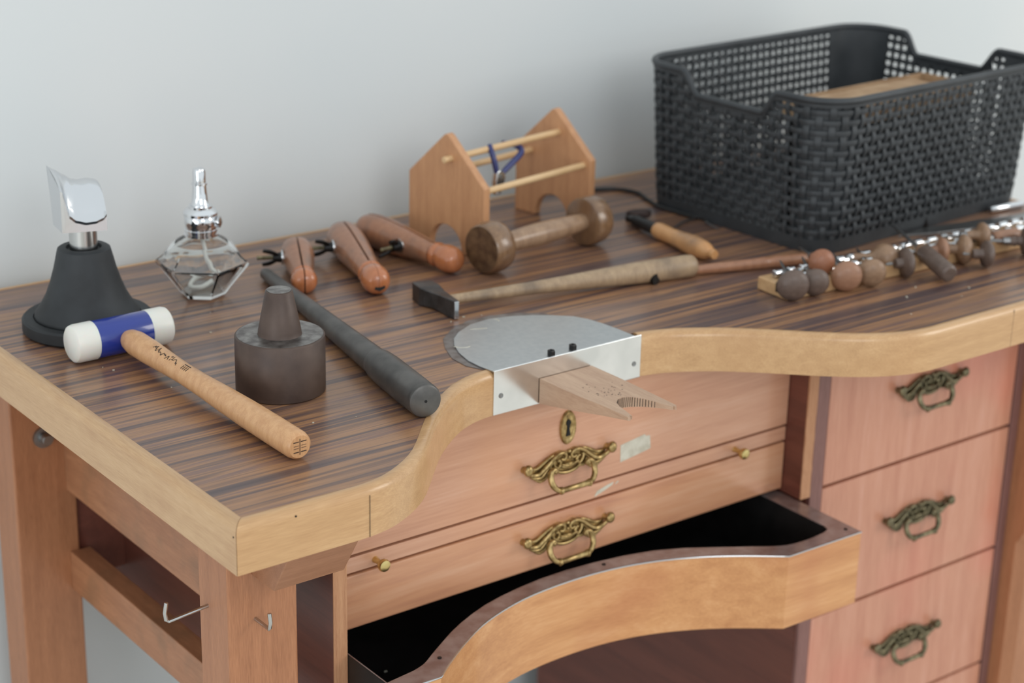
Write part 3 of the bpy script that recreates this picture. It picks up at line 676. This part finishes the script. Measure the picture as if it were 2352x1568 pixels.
# wooden ring clamps
def ring_clamp(label, tail, front, k=1.0, holes=False, zb=.040, rb=.0198):
    """tail: wide rear end, front: ball end, both on the table"""
    t = thing('ring_clamp', label, 'clamp', (tail[0], tail[1], 0), 0, 'wooden ring clamps beside the tool rack')
    d = Vector((front[0]-tail[0], front[1]-tail[1], 0)); Ln = d.length; s = Ln/.150
    t.rotation_euler = (0, 0, math.atan2(d.y, d.x))
    R = Matrix.Translation((0, 0, .0200*k)) @ Matrix.Rotation(math.atan2(.0042*k, .135*s), 4, 'Y') @ Matrix.Rotation(pi/2, 4, 'Y')
    body = [(0, 0), (.0095, .0008), (.0150, .004), (.0182, .010), (.0196, .020), (.0199, .034), (.0188, .052), (.0168, .072), (.0146, .092), (.0128, .108), (.0122, .114), (0, .114)]
    tip = [(0, .1138), (.0124, .1140), (.0140, .1160), (.0143, .1185), (.0132, .1210), (.0124, .1222), (.0142, .1250), (.0154, .1300), (.0158, .1350), (.0151, .1410), (.0128, .1462), (.0085, .1492), (0, .1502)]
    body = [(r*k, z*s) for r, z in body]; tip = [(r*k, z*s) for r, z in tip]
    for sg in (-1, 1):
        a0 = 0 if sg > 0 else pi
        build('jaw_half', MB().lathe(body, 20, R @ Matrix.Translation((0, sg*.0011, 0)), a0, a0+pi), 'vise', t, angle=50)
        build('jaw_tip', MB().lathe(tip, 20, R @ Matrix.Translation((0, sg*(.0007 if k < 1 else .0002), 0)), a0, a0+pi), 'vise_ball', t, angle=50)
    if holes:
        hb = MB(); hb.prism([(-.0120, .000), (-.0030, .0060), (.0060, .0070), (.0090, .0010), (.0070, -.0050), (.0, -.0030), (-.0060, -.0020)], 0, .0030, R @ Matrix.Translation((0, 0, .1462*s)) @ Matrix.Rotation(radians(-20), 4, 'Y'))
        build('dark_jaw_opening', hb, 'dark', t, smooth=False)  # near-black patch drawn as the shade in the tip opening
    zc = zb*s; b0 = rb*k; Tw = Matrix.Translation((zc, 0, .0190*k)) @ Matrix.Rotation(pi/2, 4, 'X')
    build('bolt', MB().tube([(0, 0, -b0*.9), (0, 0, b0+.0290)], .0024, 10, Tw), 'brass_dark', t)
    build('washer', MB().lathe([(0, b0), (.0085, b0), (.0085, b0+.0018), (0, b0+.0018)], 20, Tw), 'steel', t)
    wn = MB(); Tw = Tw @ Matrix.Rotation(radians(50), 4, 'Z')
    wn.lathe([(0, b0+.0018), (.0062, b0+.0018), (.0048, b0+.0110), (0, b0+.0110)], 16, Tw)
    for q in (-1, 1):
        wn.tube(smoothpath([(q*.0035, 0, b0+.006), (q*.0085, 0, b0+.0100), (q*.0125, 0, b0+.0160), (q*.0145, 0, b0+.0225)], 3), smoothrad([.0028, .0030, .0036, .0028], 3), 10, Tw, flat=.55, up=(0, 1, 0))
    build('wing_nut', wn, 'blackmetal', t)
    return t
ring_clamp('shortest wooden ring clamp, seen end on, wing nut pointing towards the glass lamp', (.4020, .5720), (.3470, .4620), .88)
ring_clamp('middle wooden ring clamp whose orange tip shows a dark opening', (.4710, .5860), (.4110, .4130), 1.0, True)
ring_clamp('wooden ring clamp lying closest to the wooden tool rack, slit along its top', (.5080, .5950), (.5290, .4290), 1.0, False, .076, .0168)

# house-shaped wooden rack
rk = thing('tool_rack', 'small wooden tool rack with two house-shaped end panels joined by dowels', 'rack', (.671, .5355, .0002), radians(10.5))
def panel(x):
    hw, ev, ap, tk = .0610, .0850, .1400, .0105
    out = [(-hw, 0)]; out += [(-.0265, 0)]
    out += [(-.0265*cos(a), .001+.0300*sin(a)) for a in [radians(v) for v in range(6, 175, 8)]]
    out += [(.0265, 0), (hw, 0), (hw, ev), (.004, ap-.002), (0, ap), (-.004, ap-.002), (-hw, ev)]
    # arch hole is cut in the outline itself
    T = Matrix(((0, 0, 1, x), (1, 0, 0, 0), (0, 1, 0, 0), (0, 0, 0, 1)))
    build('end_panel', MB().prism(out, -tk/2, tk/2, T), 'rack', rk, smooth=False, bevel=.0012)
panel(-.0945); panel(.0945)
for (y, z, x0, x1) in ((-.008, .1120, -.112, .099), (.036, .0810, -.098, .099), (-.0500, .0780, -.097, .098)):
    build('dowel', MB().tube([(x0, y, z), (x0+.001, y, z), (x1-.001, y, z), (x1, y, z)], [.0032, .0040, .0040, .0032], 16), 'dowel', rk)
# pliers hanging on the top dowel
pp = thing('pliers', 'small pliers with blue dipped handles hanging in the wooden rack', 'pliers', (.6400, .5050, .0600))
pp.rotation_euler = (radians(-8), radians(8), radians(12))
jw = MB(); T = Matrix(((1, 0, 0, 0), (0, 0, 1, 0), (0, 1, 0, 0), (0, 0, 0, 1)))
jw.prism([(-.0060, .0000), (-.0075, .0150), (-.0050, .0260), (0, .0290), (.0070, .0270), (.0100, .0200), (.0070, .0120), (.0020, .0010)], -.0035, .0035, T)
build('jaws', jw, 'steel', pp, smooth=False, bevel=.001)
build('pivot', MB().lathe([(0, -.0045), (.0035, -.0045), (.0035, .0045), (0, .0045)], 16, Matrix.Translation((.001, 0, .0205)) @ Matrix.Rotation(pi/2, 4, 'X')), 'steel_dk', pp)
build('grip', MB().tube(smoothpath([(-.003, 0, .026), (-.005, 0, .034), (-.007, .001, .043), (-.008, .004, .052), (-.006, .008, .058)], 4), smoothrad([.0030, .0036, .0036, .0034, .0030], 4), 12), 'pliers_blue', pp)
build('grip', MB().tube(smoothpath([(.006, 0, .024), (.017, 0, .031), (.032, 0, .040), (.045, .002, .048), (.0485, .008, .054), (.042, .013, .0575), (.026, .015, .0600)], 4), smoothrad([.0030, .0036, .0038, .0038, .0038, .0034, .0026], 4), 12), 'pliers_blue', pp)

# bobbin mallet with two heads
bm_ = thing('double_headed_mallet', 'brown wooden mallet with a round head at each end, before the wooden rack', 'mallet', (.555, .4180, .0002))
def bob(Tx, pr, m, nm): return build(nm, MB().lathe(pr, 56, Tx), m, bm_, angle=38)
Tb = aim((0, 0, .0297), (.2060, .0280, .0297))
bob(Tb, [(0, -.0030), (.0264, -.0030), (.0278, -.0014), (.0288, .0030), (.0296, .0100), (.0294, .0180), (.0278, .0240), (.0240, .0282), (.0180, .0300), (.0080, .0305), (0, .0305)], 'bobbin', 'mallet_head')
bob(Tb, [(0, .029), (.0108, .029), (.0110, .034), (.0122, .060), (.0134, .085), (.0132, .110), (.0118, .140), (.0100, .168), (0, .168)], 'bobbin_h', 'handle')
bob(Tb, [(0, .1640), (.0264, .1640), (.0282, .1652), (.0290, .1690), (.0294, .1760), (.0288, .1840), (.0262, .1900), (.0200, .1930), (0, .1935)], 'bobbin', 'mallet_head')

bob(Tb, [(0, -.0034), (.0260, -.0034), (.0262, -.0029), (0, -.0029)], 'endgrain', 'end_grain')
# riveting hammer
hm = thing('riveting_hammer', 'small hammer with dark steel head and long grubby wooden handle behind the steel plate', 'hammer', (.4400, .3420, .0002), radians(-10.5))
Tn = Matrix.Rotation(radians(-88), 4, 'Z')
hh = MB()
def loft(mb, secs, mi=0):
    n = len(secs[0]); vs = [p for s in secs for p in s]
    fs = [(k*n+i, k*n+(i+1) % n, (k+1)*n+(i+1) % n, (k+1)*n+i) for k in range(len(secs)-1) for i in range(n)]
    fs += [tuple(range(n-1, -1, -1)), tuple((len(secs)-1)*n+i for i in range(n))]
    mb.add(vs, fs, None, mi)
def rsec(y, xa, xb, z0, z1): return [(xa, y, z0), (xb, y, z0), (xb, y, z1), (xa, y, z1)]
loft(hh, [rsec(.0430, -.0120, .0110, .0003, .0205), rsec(.0230, -.0125, .0115, .0003, .0210), rsec(.0150, -.0100, .0110, .0010, .0200), rsec(.0060, -.0060, .0100, .0020, .0195), rsec(-.0040, -.0030, .0095, .0015, .0198), rsec(-.0200, -.0005, .0085, .0005, .0205), rsec(-.0340, .0022, .0078, .0003, .0210)])
build('hammer_head', hh, 'iron', hm, smooth=False, bevel=.0009)
build('pein_edge', MB().box(.0025, .0075, -.0349, -.0338, .0010, .0202), 'steel', hm, smooth=False, bevel=.0004)
Tb = aim((.004, -.0005, .0108), (.3120, -.0030, .0126))
build('handle', MB().lathe([(0, .0015), (.0052, .0015), (.0055, .030), (.0066, .070), (.0072, .110), (.0085, .150), (.0104, .190), (.0122, .235), (.0130, .280), (.0130, .3050), (.0124, .3110), (.0100, .3140), (0, .3145)], 36, Tb @ Matrix.Diagonal((1, 1, 1, 1))), 'hammer_wood', hm)

# second small hammer, mostly hidden under the first one's handle
h2 = thing('chasing_hammer', 'hammer with thin reddish handle, dark head hidden under the long hammer handle', 'hammer', (.6900, .3020, .0002))
Tb = aim((0, -.0022, .0062), (.2080, -.0620, .0062))
build('handle', MB().lathe([(0, -.004), (.0045, -.004), (.0048, .05), (.0060, .09), (.0068, .150), (.0072, .152), (.0072, .158), (.0066, .160), (.0066, .167), (.0072, .169), (.0070, .205), (.0055, .2150), (0, .2165)], 28, Tb), 'redrod', h2)
build('hammer_head', MB().lathe([(0, -.020), (.0058, -.020), (.0062, -.018), (.0062, -.012), (.0045, -.008), (.0050, .008), (.0070, .012), (.0072, .016), (0, .0165)], 20, Matrix.Translation((.002, -.007, .0068)) @ Matrix.Diagonal((.92, 1.0, .92, 1)) @ Matrix.Rotation(radians(92), 4, 'X') @ Matrix.Rotation(.2, 4, 'Y')), 'blackmetal', h2)

# wooden-handled setting tool by the basket
tl = thing('setting_tool', 'tool with fawn wooden handle, black ferrule and dark round disc, left of basket', 'hand tool', (.8010, .2960, .0002))
Tb = aim((0, .0040, .0118), (.0140, .1180, .0100))
build('handle', MB().lathe([(0, -.002), (.0050, -.002), (.0062, .002), (.0050, .006), (.0078, .009), (.0108, .018), (.0124, .034), (.0122, .050), (.0106, .068), (.0096, .085), (.0098, .100), (.0104, .110), (.0095, .116), (0, .1165)], 32, Tb), 'fawn', tl)
build('ferrule', MB().lathe([(0, .115), (.0074, .115), (.0070, .140), (.0066, .165), (0, .165)], 20, Tb), 'blackmetal', tl)
build('clip', MB().box(-.006, .006, -.0035, .0035, .150, .178, Tb), 'blackmetal', tl, smooth=False, bevel=.001)
build('disc', MB().lathe([(0, -.004), (.0145, -.004), (.0158, -.002), (.0158, .002), (.0145, .004), (0, .004)], 32, Matrix.Translation((.0480, .1930, .0068)) @ Matrix.Rotation(radians(-8), 4, 'X')), 'disc', tl)
build('arm', MB().tube([(.0200, .160, .0080), (.0340, .178, .0070), (.0460, .1900, .0060)], .0030, 8), 'blackmetal', tl)
# tweezers / thin wires beside the basket
tw = thing('tweezers', 'thin dark tweezers lying half open against the foot of the black basket', 'tweezers', (.8700, .3900, .0002))
build('arm', MB().tube([(-.035, .030, .002), (.010, .052, .003), (.060, .062, .003)], [.0008, .0018, .0018], 8, flat=.6), 'steel_dk', tw)
build('arm', MB().tube([(.030, .008, .002), (.036, .036, .003), (.060, .062, .003)], [.0008, .0018, .0018], 8, flat=.6), 'steel_dk', tw)
# cable
cb = MB().tube(smoothpath([(.800, .660, .0026), (.850, .640, .0026), (.883, .622, .0026), (.905, .611, .0026), (.9180, .596, .0026), (.9230, .575, .0026), (.9130, .545, .0026), (.9040, .510, .0026), (.9060, .470, .0026), (.9140, .440, .0026), (.918, .400, .0026)], 8), .0026, 10)
tag(build('power_cable', cb, 'cable'), 'black cable running from the wooden rack along the basket side', 'cable')

# ------------------------------------------------------------------ plastic basket
bk = thing('storage_basket', 'large black woven plastic basket with hand grips at the bench right', 'basket', (1.1190, .4105, .0005), radians(3.5))
BL, BW, BR, BH = .408, .292, .040, .1870
def perim(s, grow=0.0):
    """point and outward normal at arclength fraction s on the rounded rectangle, starting mid front side going +x"""
    hx, hy = BL/2, BW/2; r = BR
    segs = [('l', (0, -hy), (hx-r, -hy)), ('a', (hx-r, -hy+r), -pi/2), ('l', (hx, -hy+r), (hx, hy-r)), ('a', (hx-r, hy-r), 0), ('l', (hx-r, hy), (-hx+r, hy)), ('a', (-hx+r, hy-r), pi/2), ('l', (-hx, hy-r), (-hx, -hy+r)), ('a', (-hx+r, -hy+r), pi), ('l', (-hx+r, -hy), (0, -hy))]
    lens = [math.dist(g[1], g[2]) if g[0] == 'l' else r*pi/2 for g in segs]
    P = sum(lens); d = (s % 1.0)*P
    for g, l in zip(segs, lens):
        if d <= l+1e-12:
            if g[0] == 'l':
                u = d/l; x = g[1][0]+(g[2][0]-g[1][0])*u; y = g[1][1]+(g[2][1]-g[1][1])*u
                tx, ty = (g[2][0]-g[1][0])/l, (g[2][1]-g[1][1])/l; nx, ny = ty, -tx
            else:
                a = g[2]+d/r; nx, ny = cos(a), sin(a); x = g[1][0]+r*nx; y = g[1][1]+r*ny
            return x, y, nx, ny
        d -= l
    return perim(0)
PER = 2*(BL-2*BR)+2*(BW-2*BR)+2*pi*BR
flare = lambda z: .0115*(z/BH)
def topz(s):
    """rim height: dips on the two short sides"""
    x, y, nx, ny = perim(s)
    if abs(nx) > .99 and abs(x) > BL/2-.001:
        q = abs(y); lo, hi = .052, .078
        t = min(1, max(0, (q-lo)/(hi-lo))); t = t*t*(3-2*t)
        return BH-.028*(1-t)
    return BH
NC = 108; PITCH = PER/NC; NR = 13
z0b = .018; RP = (BH-.010-z0b)/NR
wv = MB()
def bp_(s, z, off):
    x, y, nx, ny = perim(s); f = flare(z)+off; return (x+nx*f, y+ny*f, z)
def is_corner(s):
    x, y, nx, ny = perim(s); return max(abs(nx), abs(ny)) < .9999
def near_corner(s, d=.012):
    return is_corner(s) or is_corner(s+d/PER) or is_corner(s-d/PER)
amp = .0014; th = .0011
# upright strands
for c in range(NC):
    s = (c+.5)/NC; zt_ = topz(s)-.004
    K = int((zt_-.006)/RP*4)+1
    hw = .0031/PER; rows = []
    for k in range(K+1):
        z = .006+(zt_-.006)*k/K
        ph = (z-z0b)/RP*pi+(pi if c % 2 else 0)
        o = amp*sin(ph) if z > z0b else 0
        rows.append([bp_(s-hw, z, o-th), bp_(s-hw, z, o+th*.2), bp_(s, z, o+th), bp_(s+hw, z, o+th*.2), bp_(s+hw, z, o-th)])
    loft_v = [p for r in rows for p in r]; n = 5
    wv.add(loft_v, [(k*n+i, k*n+(i+1) % n, (k+1)*n+(i+1) % n, (k+1)*n+i) for k in range(K) for i in range(n)])
# level strands
for r in range(NR):
    zc = z0b+(r+.5)*RP; hh_ = RP*.26
    K = NC*4; rows = []; runs = []; cur = []
    for k in range(K+1):
        s = k/K
        if topz(s)-.006 < zc+hh_*.4:
            if len(cur) > 1: runs.append(cur)
            cur = []; continue
        c = s*NC-.5; ph = (zc-z0b)/RP*pi; sg = sin(ph)
        o = -amp*sg*cos(c*pi)
        cur.append([bp_(s, zc-hh_, o-th), bp_(s, zc-hh_, o+th*.2), bp_(s, zc, o+th), bp_(s, zc+hh_, o+th*.2), bp_(s, zc+hh_, o-th)])
    if len(cur) > 1: runs.append(cur)
    for cur in runs:
        n = 5; K2 = len(cur)-1
        wv.add([p for q in cur for p in q], [(k*n+i, k*n+(i+1) % n, (k+1)*n+(i+1) % n, (k+1)*n+i) for k in range(K2) for i in range(n)])
build('woven_wall', wv, 'basket', bk, angle=70)
# solid inner corners and foot band
cr = MB()
def band(mb, s0, s1, za, zb_, o0, o1, K=24):
    vs = []
    for k in range(K+1):
        s = s0+(s1-s0)*k/K; ztop = zb_(s) if callable(zb_) else zb_
        zz = za
        vs += [bp_(s, zz, o0), bp_(s, ztop, o0), bp_(s, ztop, o1), bp_(s, zz, o1)]
    fs = [(0, 1, 2, 3), (4*K+3, 4*K+2, 4*K+1, 4*K)]+[(4*k+i, 4*k+(i+1) % 4, 4*k+4+(i+1) % 4, 4*k+4+i) for k in range(K) for i in range(4)]
    mb.add(vs, fs)
cl_ = pi/2*BR
cs = []; acc = BL/2-BR
cs.append(acc+cl_/2); acc += cl_+BW-2*BR; cs.append(acc+cl_/2); acc += cl_+BL-2*BR; cs.append(acc+cl_/2); acc += cl_+BW-2*BR; cs.append(acc+cl_/2)
for c in cs:
    cr = MB(); band(cr, (c-cl_/2-.003)/PER, (c+cl_/2+.016)/PER, .004, BH-.006, -.0036, -.0026)
    build('corner_liner', cr, 'basket', bk, angle=50)
ft = MB(); band(ft, 0, 1, 0, z0b-.002, -.0038, .0005, 160)
ft.prism([(perim(i/120)[0]*.985, perim(i/120)[1]*.985) for i in range(120)], .003, .006)
build('basket_base', ft, 'basket', bk, angle=50)
# rolled rim
rs = []; K = 420
for k in range(K): rs.append(bp_(k/K, topz(k/K)-.0015, .0004))
rmb = MB(); rmb.tube(rs, .0042, 10, closed=True, up=(0, 0, 1)); 
band(rmb, 0, 1, 0, 0, 0, 0, 2) if False else None
# flat skirt under the rim
K = 420; vs = []
for k in range(K):
    s = k/K; tz = topz(s); vs += [bp_(s, tz-.009, -.0022), bp_(s, tz-.001, -.0022), bp_(s, tz-.001, .0024), bp_(s, tz-.009, .0024)]
rmb.add(vs, [(4*k+i, 4*k+(i+1) % 4, 4*((k+1) % K)+(i+1) % 4, 4*((k+1) % K)+i) for k in range(K) for i in range(4)])
build('basket_rim', rmb, 'basket', bk, angle=60)
# lidded box inside; near-black body stands in for shade within the basket
cx = thing('box', 'box with ragged brown cardboard lid inside the black basket, body blackened as shade', 'box', (1.0950, .3270, .0070), radians(3.5))
a_, b_, h_ = .1330, .0400, .1580
build('shade_dark_body', MB().box(-a_+.004, a_-.004, -b_+.003, b_-.003, 0, h_-.014), 'blackmetal', cx, smooth=False)
lm = MB(); random.seed(8); e1 = [(-a_+.002+i*(2*a_-.034)/14, b_-.0035-random.uniform(0, .004)) for i in range(15)]
lm.prism([(-a_, -b_), (a_, -b_), (a_, -b_+.012), (a_-.032, -b_+.014)]+e1[::-1], h_-.0050, h_-.0020)
build('cardboard_lid', lm, 'card', cx, smooth=False)
rw = MB(); rw.box(-a_, a_, -b_-.002, -b_, h_-.022, h_); rw.box(-a_, a_, b_, b_+.002, h_-.022, h_); rw.box(-a_-.002, -a_, -b_-.002, b_+.002, h_-.022, h_); rw.box(a_, a_+.002, -b_-.002, b_+.002, h_-.022, h_)
rw.box(-a_, a_, -b_, b_, h_-.0140, h_-.0125)
build('lid_rim', rw, 'card', cx, smooth=False)

# ------------------------------------------------------------------ graver rack and gravers
gr = thing('graver_rack', 'long low wooden block with two rows of chrome springs under the gravers', 'rack', (.7780, .1560, .0002), radians(-2.2))
build('wood_base', MB().box(0, .52, 0, .050, 0, .0150), 'pine', gr, smooth=False, bevel=.0015)
sp = MB(); random.seed(9)
for (yy, x0) in ((.0150, .004), (.0350, .010)):
    x = x0
    while x < .50:
        l = random.choice((.009, .011, .013))
        sp.tube([(x, yy, .0196), (x+.001, yy, .0196), (x+l-.001, yy, .0196), (x+l, yy, .0196)], [.0038, .0046, .0046, .0038], 12); x += l+.0100
    sp.tube([(x0, yy, .0182), (.505, yy, .0182)], .0022, 8)
build('spring_row', sp, 'chrome', gr)
build('end_clip', MB().box(.0010, .0090, .0080, .0200, .0150, .0165), 'blackmetal', gr, smooth=False)
build('end_clip', MB().box(-.0012, .0000, .0090, .0190, .0060, .0165), 'blackmetal', gr, smooth=False)

def graver(label, c, axis, r, m, th=.012, shank=.09, neck=.03, lift=0.0, shape='mushroom', ferr=True):
    """c: centre of the knob, axis: direction from knob towards the blade"""
    t = thing('graver', label, 'graver', (c[0], c[1], 0), 0, 'gravers on the spring rack')
    A_ = Vector(axis).normalized(); c0 = Vector((0, 0, c[2]))
    T = aim(c0, c0+A_)
    if shape == 'mushroom':
        pr = [(0, -th*.62), (r*.45, -th*.58), (r*.80, -th*.38), (r*.97, -th*.10), (r, th*.08), (r*.93, th*.28), (r*.62, th*.45), (.0062, th*.60), (.0050, th*.60+.006), (.0062, th*.60+neck*.5), (.0052, th*.60+neck), (0, th*.60+neck)]
        ze = th*.60+neck
    else:
        pr = [(0, -th*.5), (r*.75, -th*.5), (r*.95, -th*.46), (r, -th*.38), (r, th*.30), (r*.92, th*.45), (r*.7, th*.5), (0, th*.5)]
        ze = th*.5
    build('knob', MB().lathe(pr, 32, T), m, t, angle=50)
    if ferr:
        build('ferrule', MB().lathe([(0, ze-.001), (.0048, ze-.001), (.0044, ze+.008), (0, ze+.008)], 16, T), 'steel_dk', t)
    build('shank', MB().tube([(0, 0, ze+.004), (0, 0, ze+shank*.8), (0, 0, ze+shank)], [.0019, .0017, .0008], 6, T), 'steel_dk', t)
    return t
cz = (.50, .86, .02)
graver('graver with large dark grey-brown knob at the left end of the rack', (.7820, .1530, .0185), (.55, .83, .06), .0182, 'knob_a', .014, .045, .022)
graver('graver with small dark knob, second in the front row of the rack', (.8150, .1510, .0165), (.55, .83, .08), .0160, 'knob_a', .013, .045, .022)
graver('graver with reddish orange knob lying on top, above the small dark knob', (.8420, .1690, .0300), (.45, .88, -.08), .0156, 'knob_red', .012, .05, .022)
graver('graver with broad tan knob, third in the front row of the spring rack', (.8570, .1440, .0178), (.55, .83, .06), .0180, 'knob_b', .014, .045, .022)
graver('graver with brown knob at the right end of the four round front knobs', (.8925, .1390, .0170), (.55, .83, .08), .0168, 'knob_c', .013, .045, .022)
graver('graver lying sideways behind the front knobs, its shank pointing left', (.9430, .1660, .0190), (-.85, .50, .0), .0168, 'knob_c', .026, .045, .022)
graver('graver with narrow upright grey knob just left of the dark cylinder handle', (.9530, .1420, .0178), (-.93, .30, .0), .0174, 'knob_a', .011, .012, .008, ferr=False)
tc_ = thing('scriber', 'tool with dark cylindrical handle jutting towards the bench edge, thin steel shank', 'hand tool', (.9770, .1000, 0))
Tt = aim((0, 0, .0125), (.0160, .0560, .0230))
build('handle', MB().lathe([(0, -.004), (.0078, -.004), (.0100, -.002), (.0105, .001), (.0102, .050), (.0092, .053), (0, .0535)], 28, Tt), 'knob_a', tc_)
build('ferrule', MB().lathe([(0, .053), (.0080, .053), (.0072, .061), (0, .061)], 20, Tt), 'knob_c', tc_)
build('shank', MB().tube([(0, 0, .060), (0, 0, .115), (0, 0, .128)], [.0022, .0020, .0012], 8, Tt), 'steel_dk', tc_)
graver('graver with thin orange-tan knob right behind the dark cylinder handle', (1.0250, .1510, .0175), (-.85, .50, .0), .0158, 'knob_b', .012, .03, .014)
graver('graver with fat pale tan oval knob on the right half of the spring rack', (1.0500, .1390, .0180), (-.80, .58, .0), .0178, 'knob_c', .016, .02, .012, ferr=False)
graver('graver with tan knob standing highest, above the drooping dark brown knob', (1.0850, .1420, .0290), (-.88, .42, -.0), .0152, 'knob_c', .012, .03, .014)
graver('graver with dark brown knob drooping over the front of the rack', (1.0620, .1150, .0165), (-.88, .42, .05), .0160, 'knob_a', .011, .012, .012, ferr=False)
graver('graver with a long spindle-shaped orange handle at the right of the rack', (1.1330, .1470, .0180), (-1, .15, 0), .0088, 'knob_b', .040, .03, .010, shape='bar')
graver('graver with dark round knob cut off by the right picture edge', (1.1370, .1180, .0186), (-.80, .58, .0), .0182, 'knob_a', .010, .03, .014)
# flat steel file behind the gravers
stl = MB().prism([(-.155, .012), (-.10, .004), (.12, .0), (.12, .030), (-.10, .030)], 0, .0030)
o = build('steel_file', stl, 'steel_dk', smooth=False, bevel=.0006); o.location = (1.215, .2120, .0002); o.rotation_euler = (0, 0, radians(-11))
tag(o, 'flat grey steel file lying between the basket and the graver rack', 'file')
rl = MB().tube([(0, 0, .005), (.002, 0, .005), (.058, 0, .005), (.060, 0, .005)], [.0035, .0045, .0045, .0035], 14)
o = build('steel_pin', rl, 'chrome'); o.location = (1.2480, .2620, .0002); o.rotation_euler = (0, 0, radians(-4))
tag(o, 'short shiny steel pin behind the flat file at the right picture edge', 'pin')

# crumbs and filings scattered on the laminate
cr_ = MB(); random.seed(21)
spots = [(.0700, .385), (.0750, .372), (.1180, .330), (.2050, .415), (.100, .300), (.2350, .470), (.165, .150), (.985, .075), (.955, .060), (.900, .092), (.935, .110), (.205, .140), (.430, .305), (.450, .310), (.470, .305), (.150, .245), (.300, .390), (.860, .050)]
for x, y in spots:
    q = random.uniform(.0005, .0013); T = Matrix.Translation((x, y, .0001)) @ Matrix.Rotation(random.uniform(0, 6), 4, 'Z')
    cr_.box(-q, q, -q*.6, q*.6, 0, q*.7, T)
o = build('filings', cr_, 'tape', smooth=False); o['kind'] = 'stuff'
tag(o, 'pale crumbs and filings scattered over the striped laminate', 'crumbs')
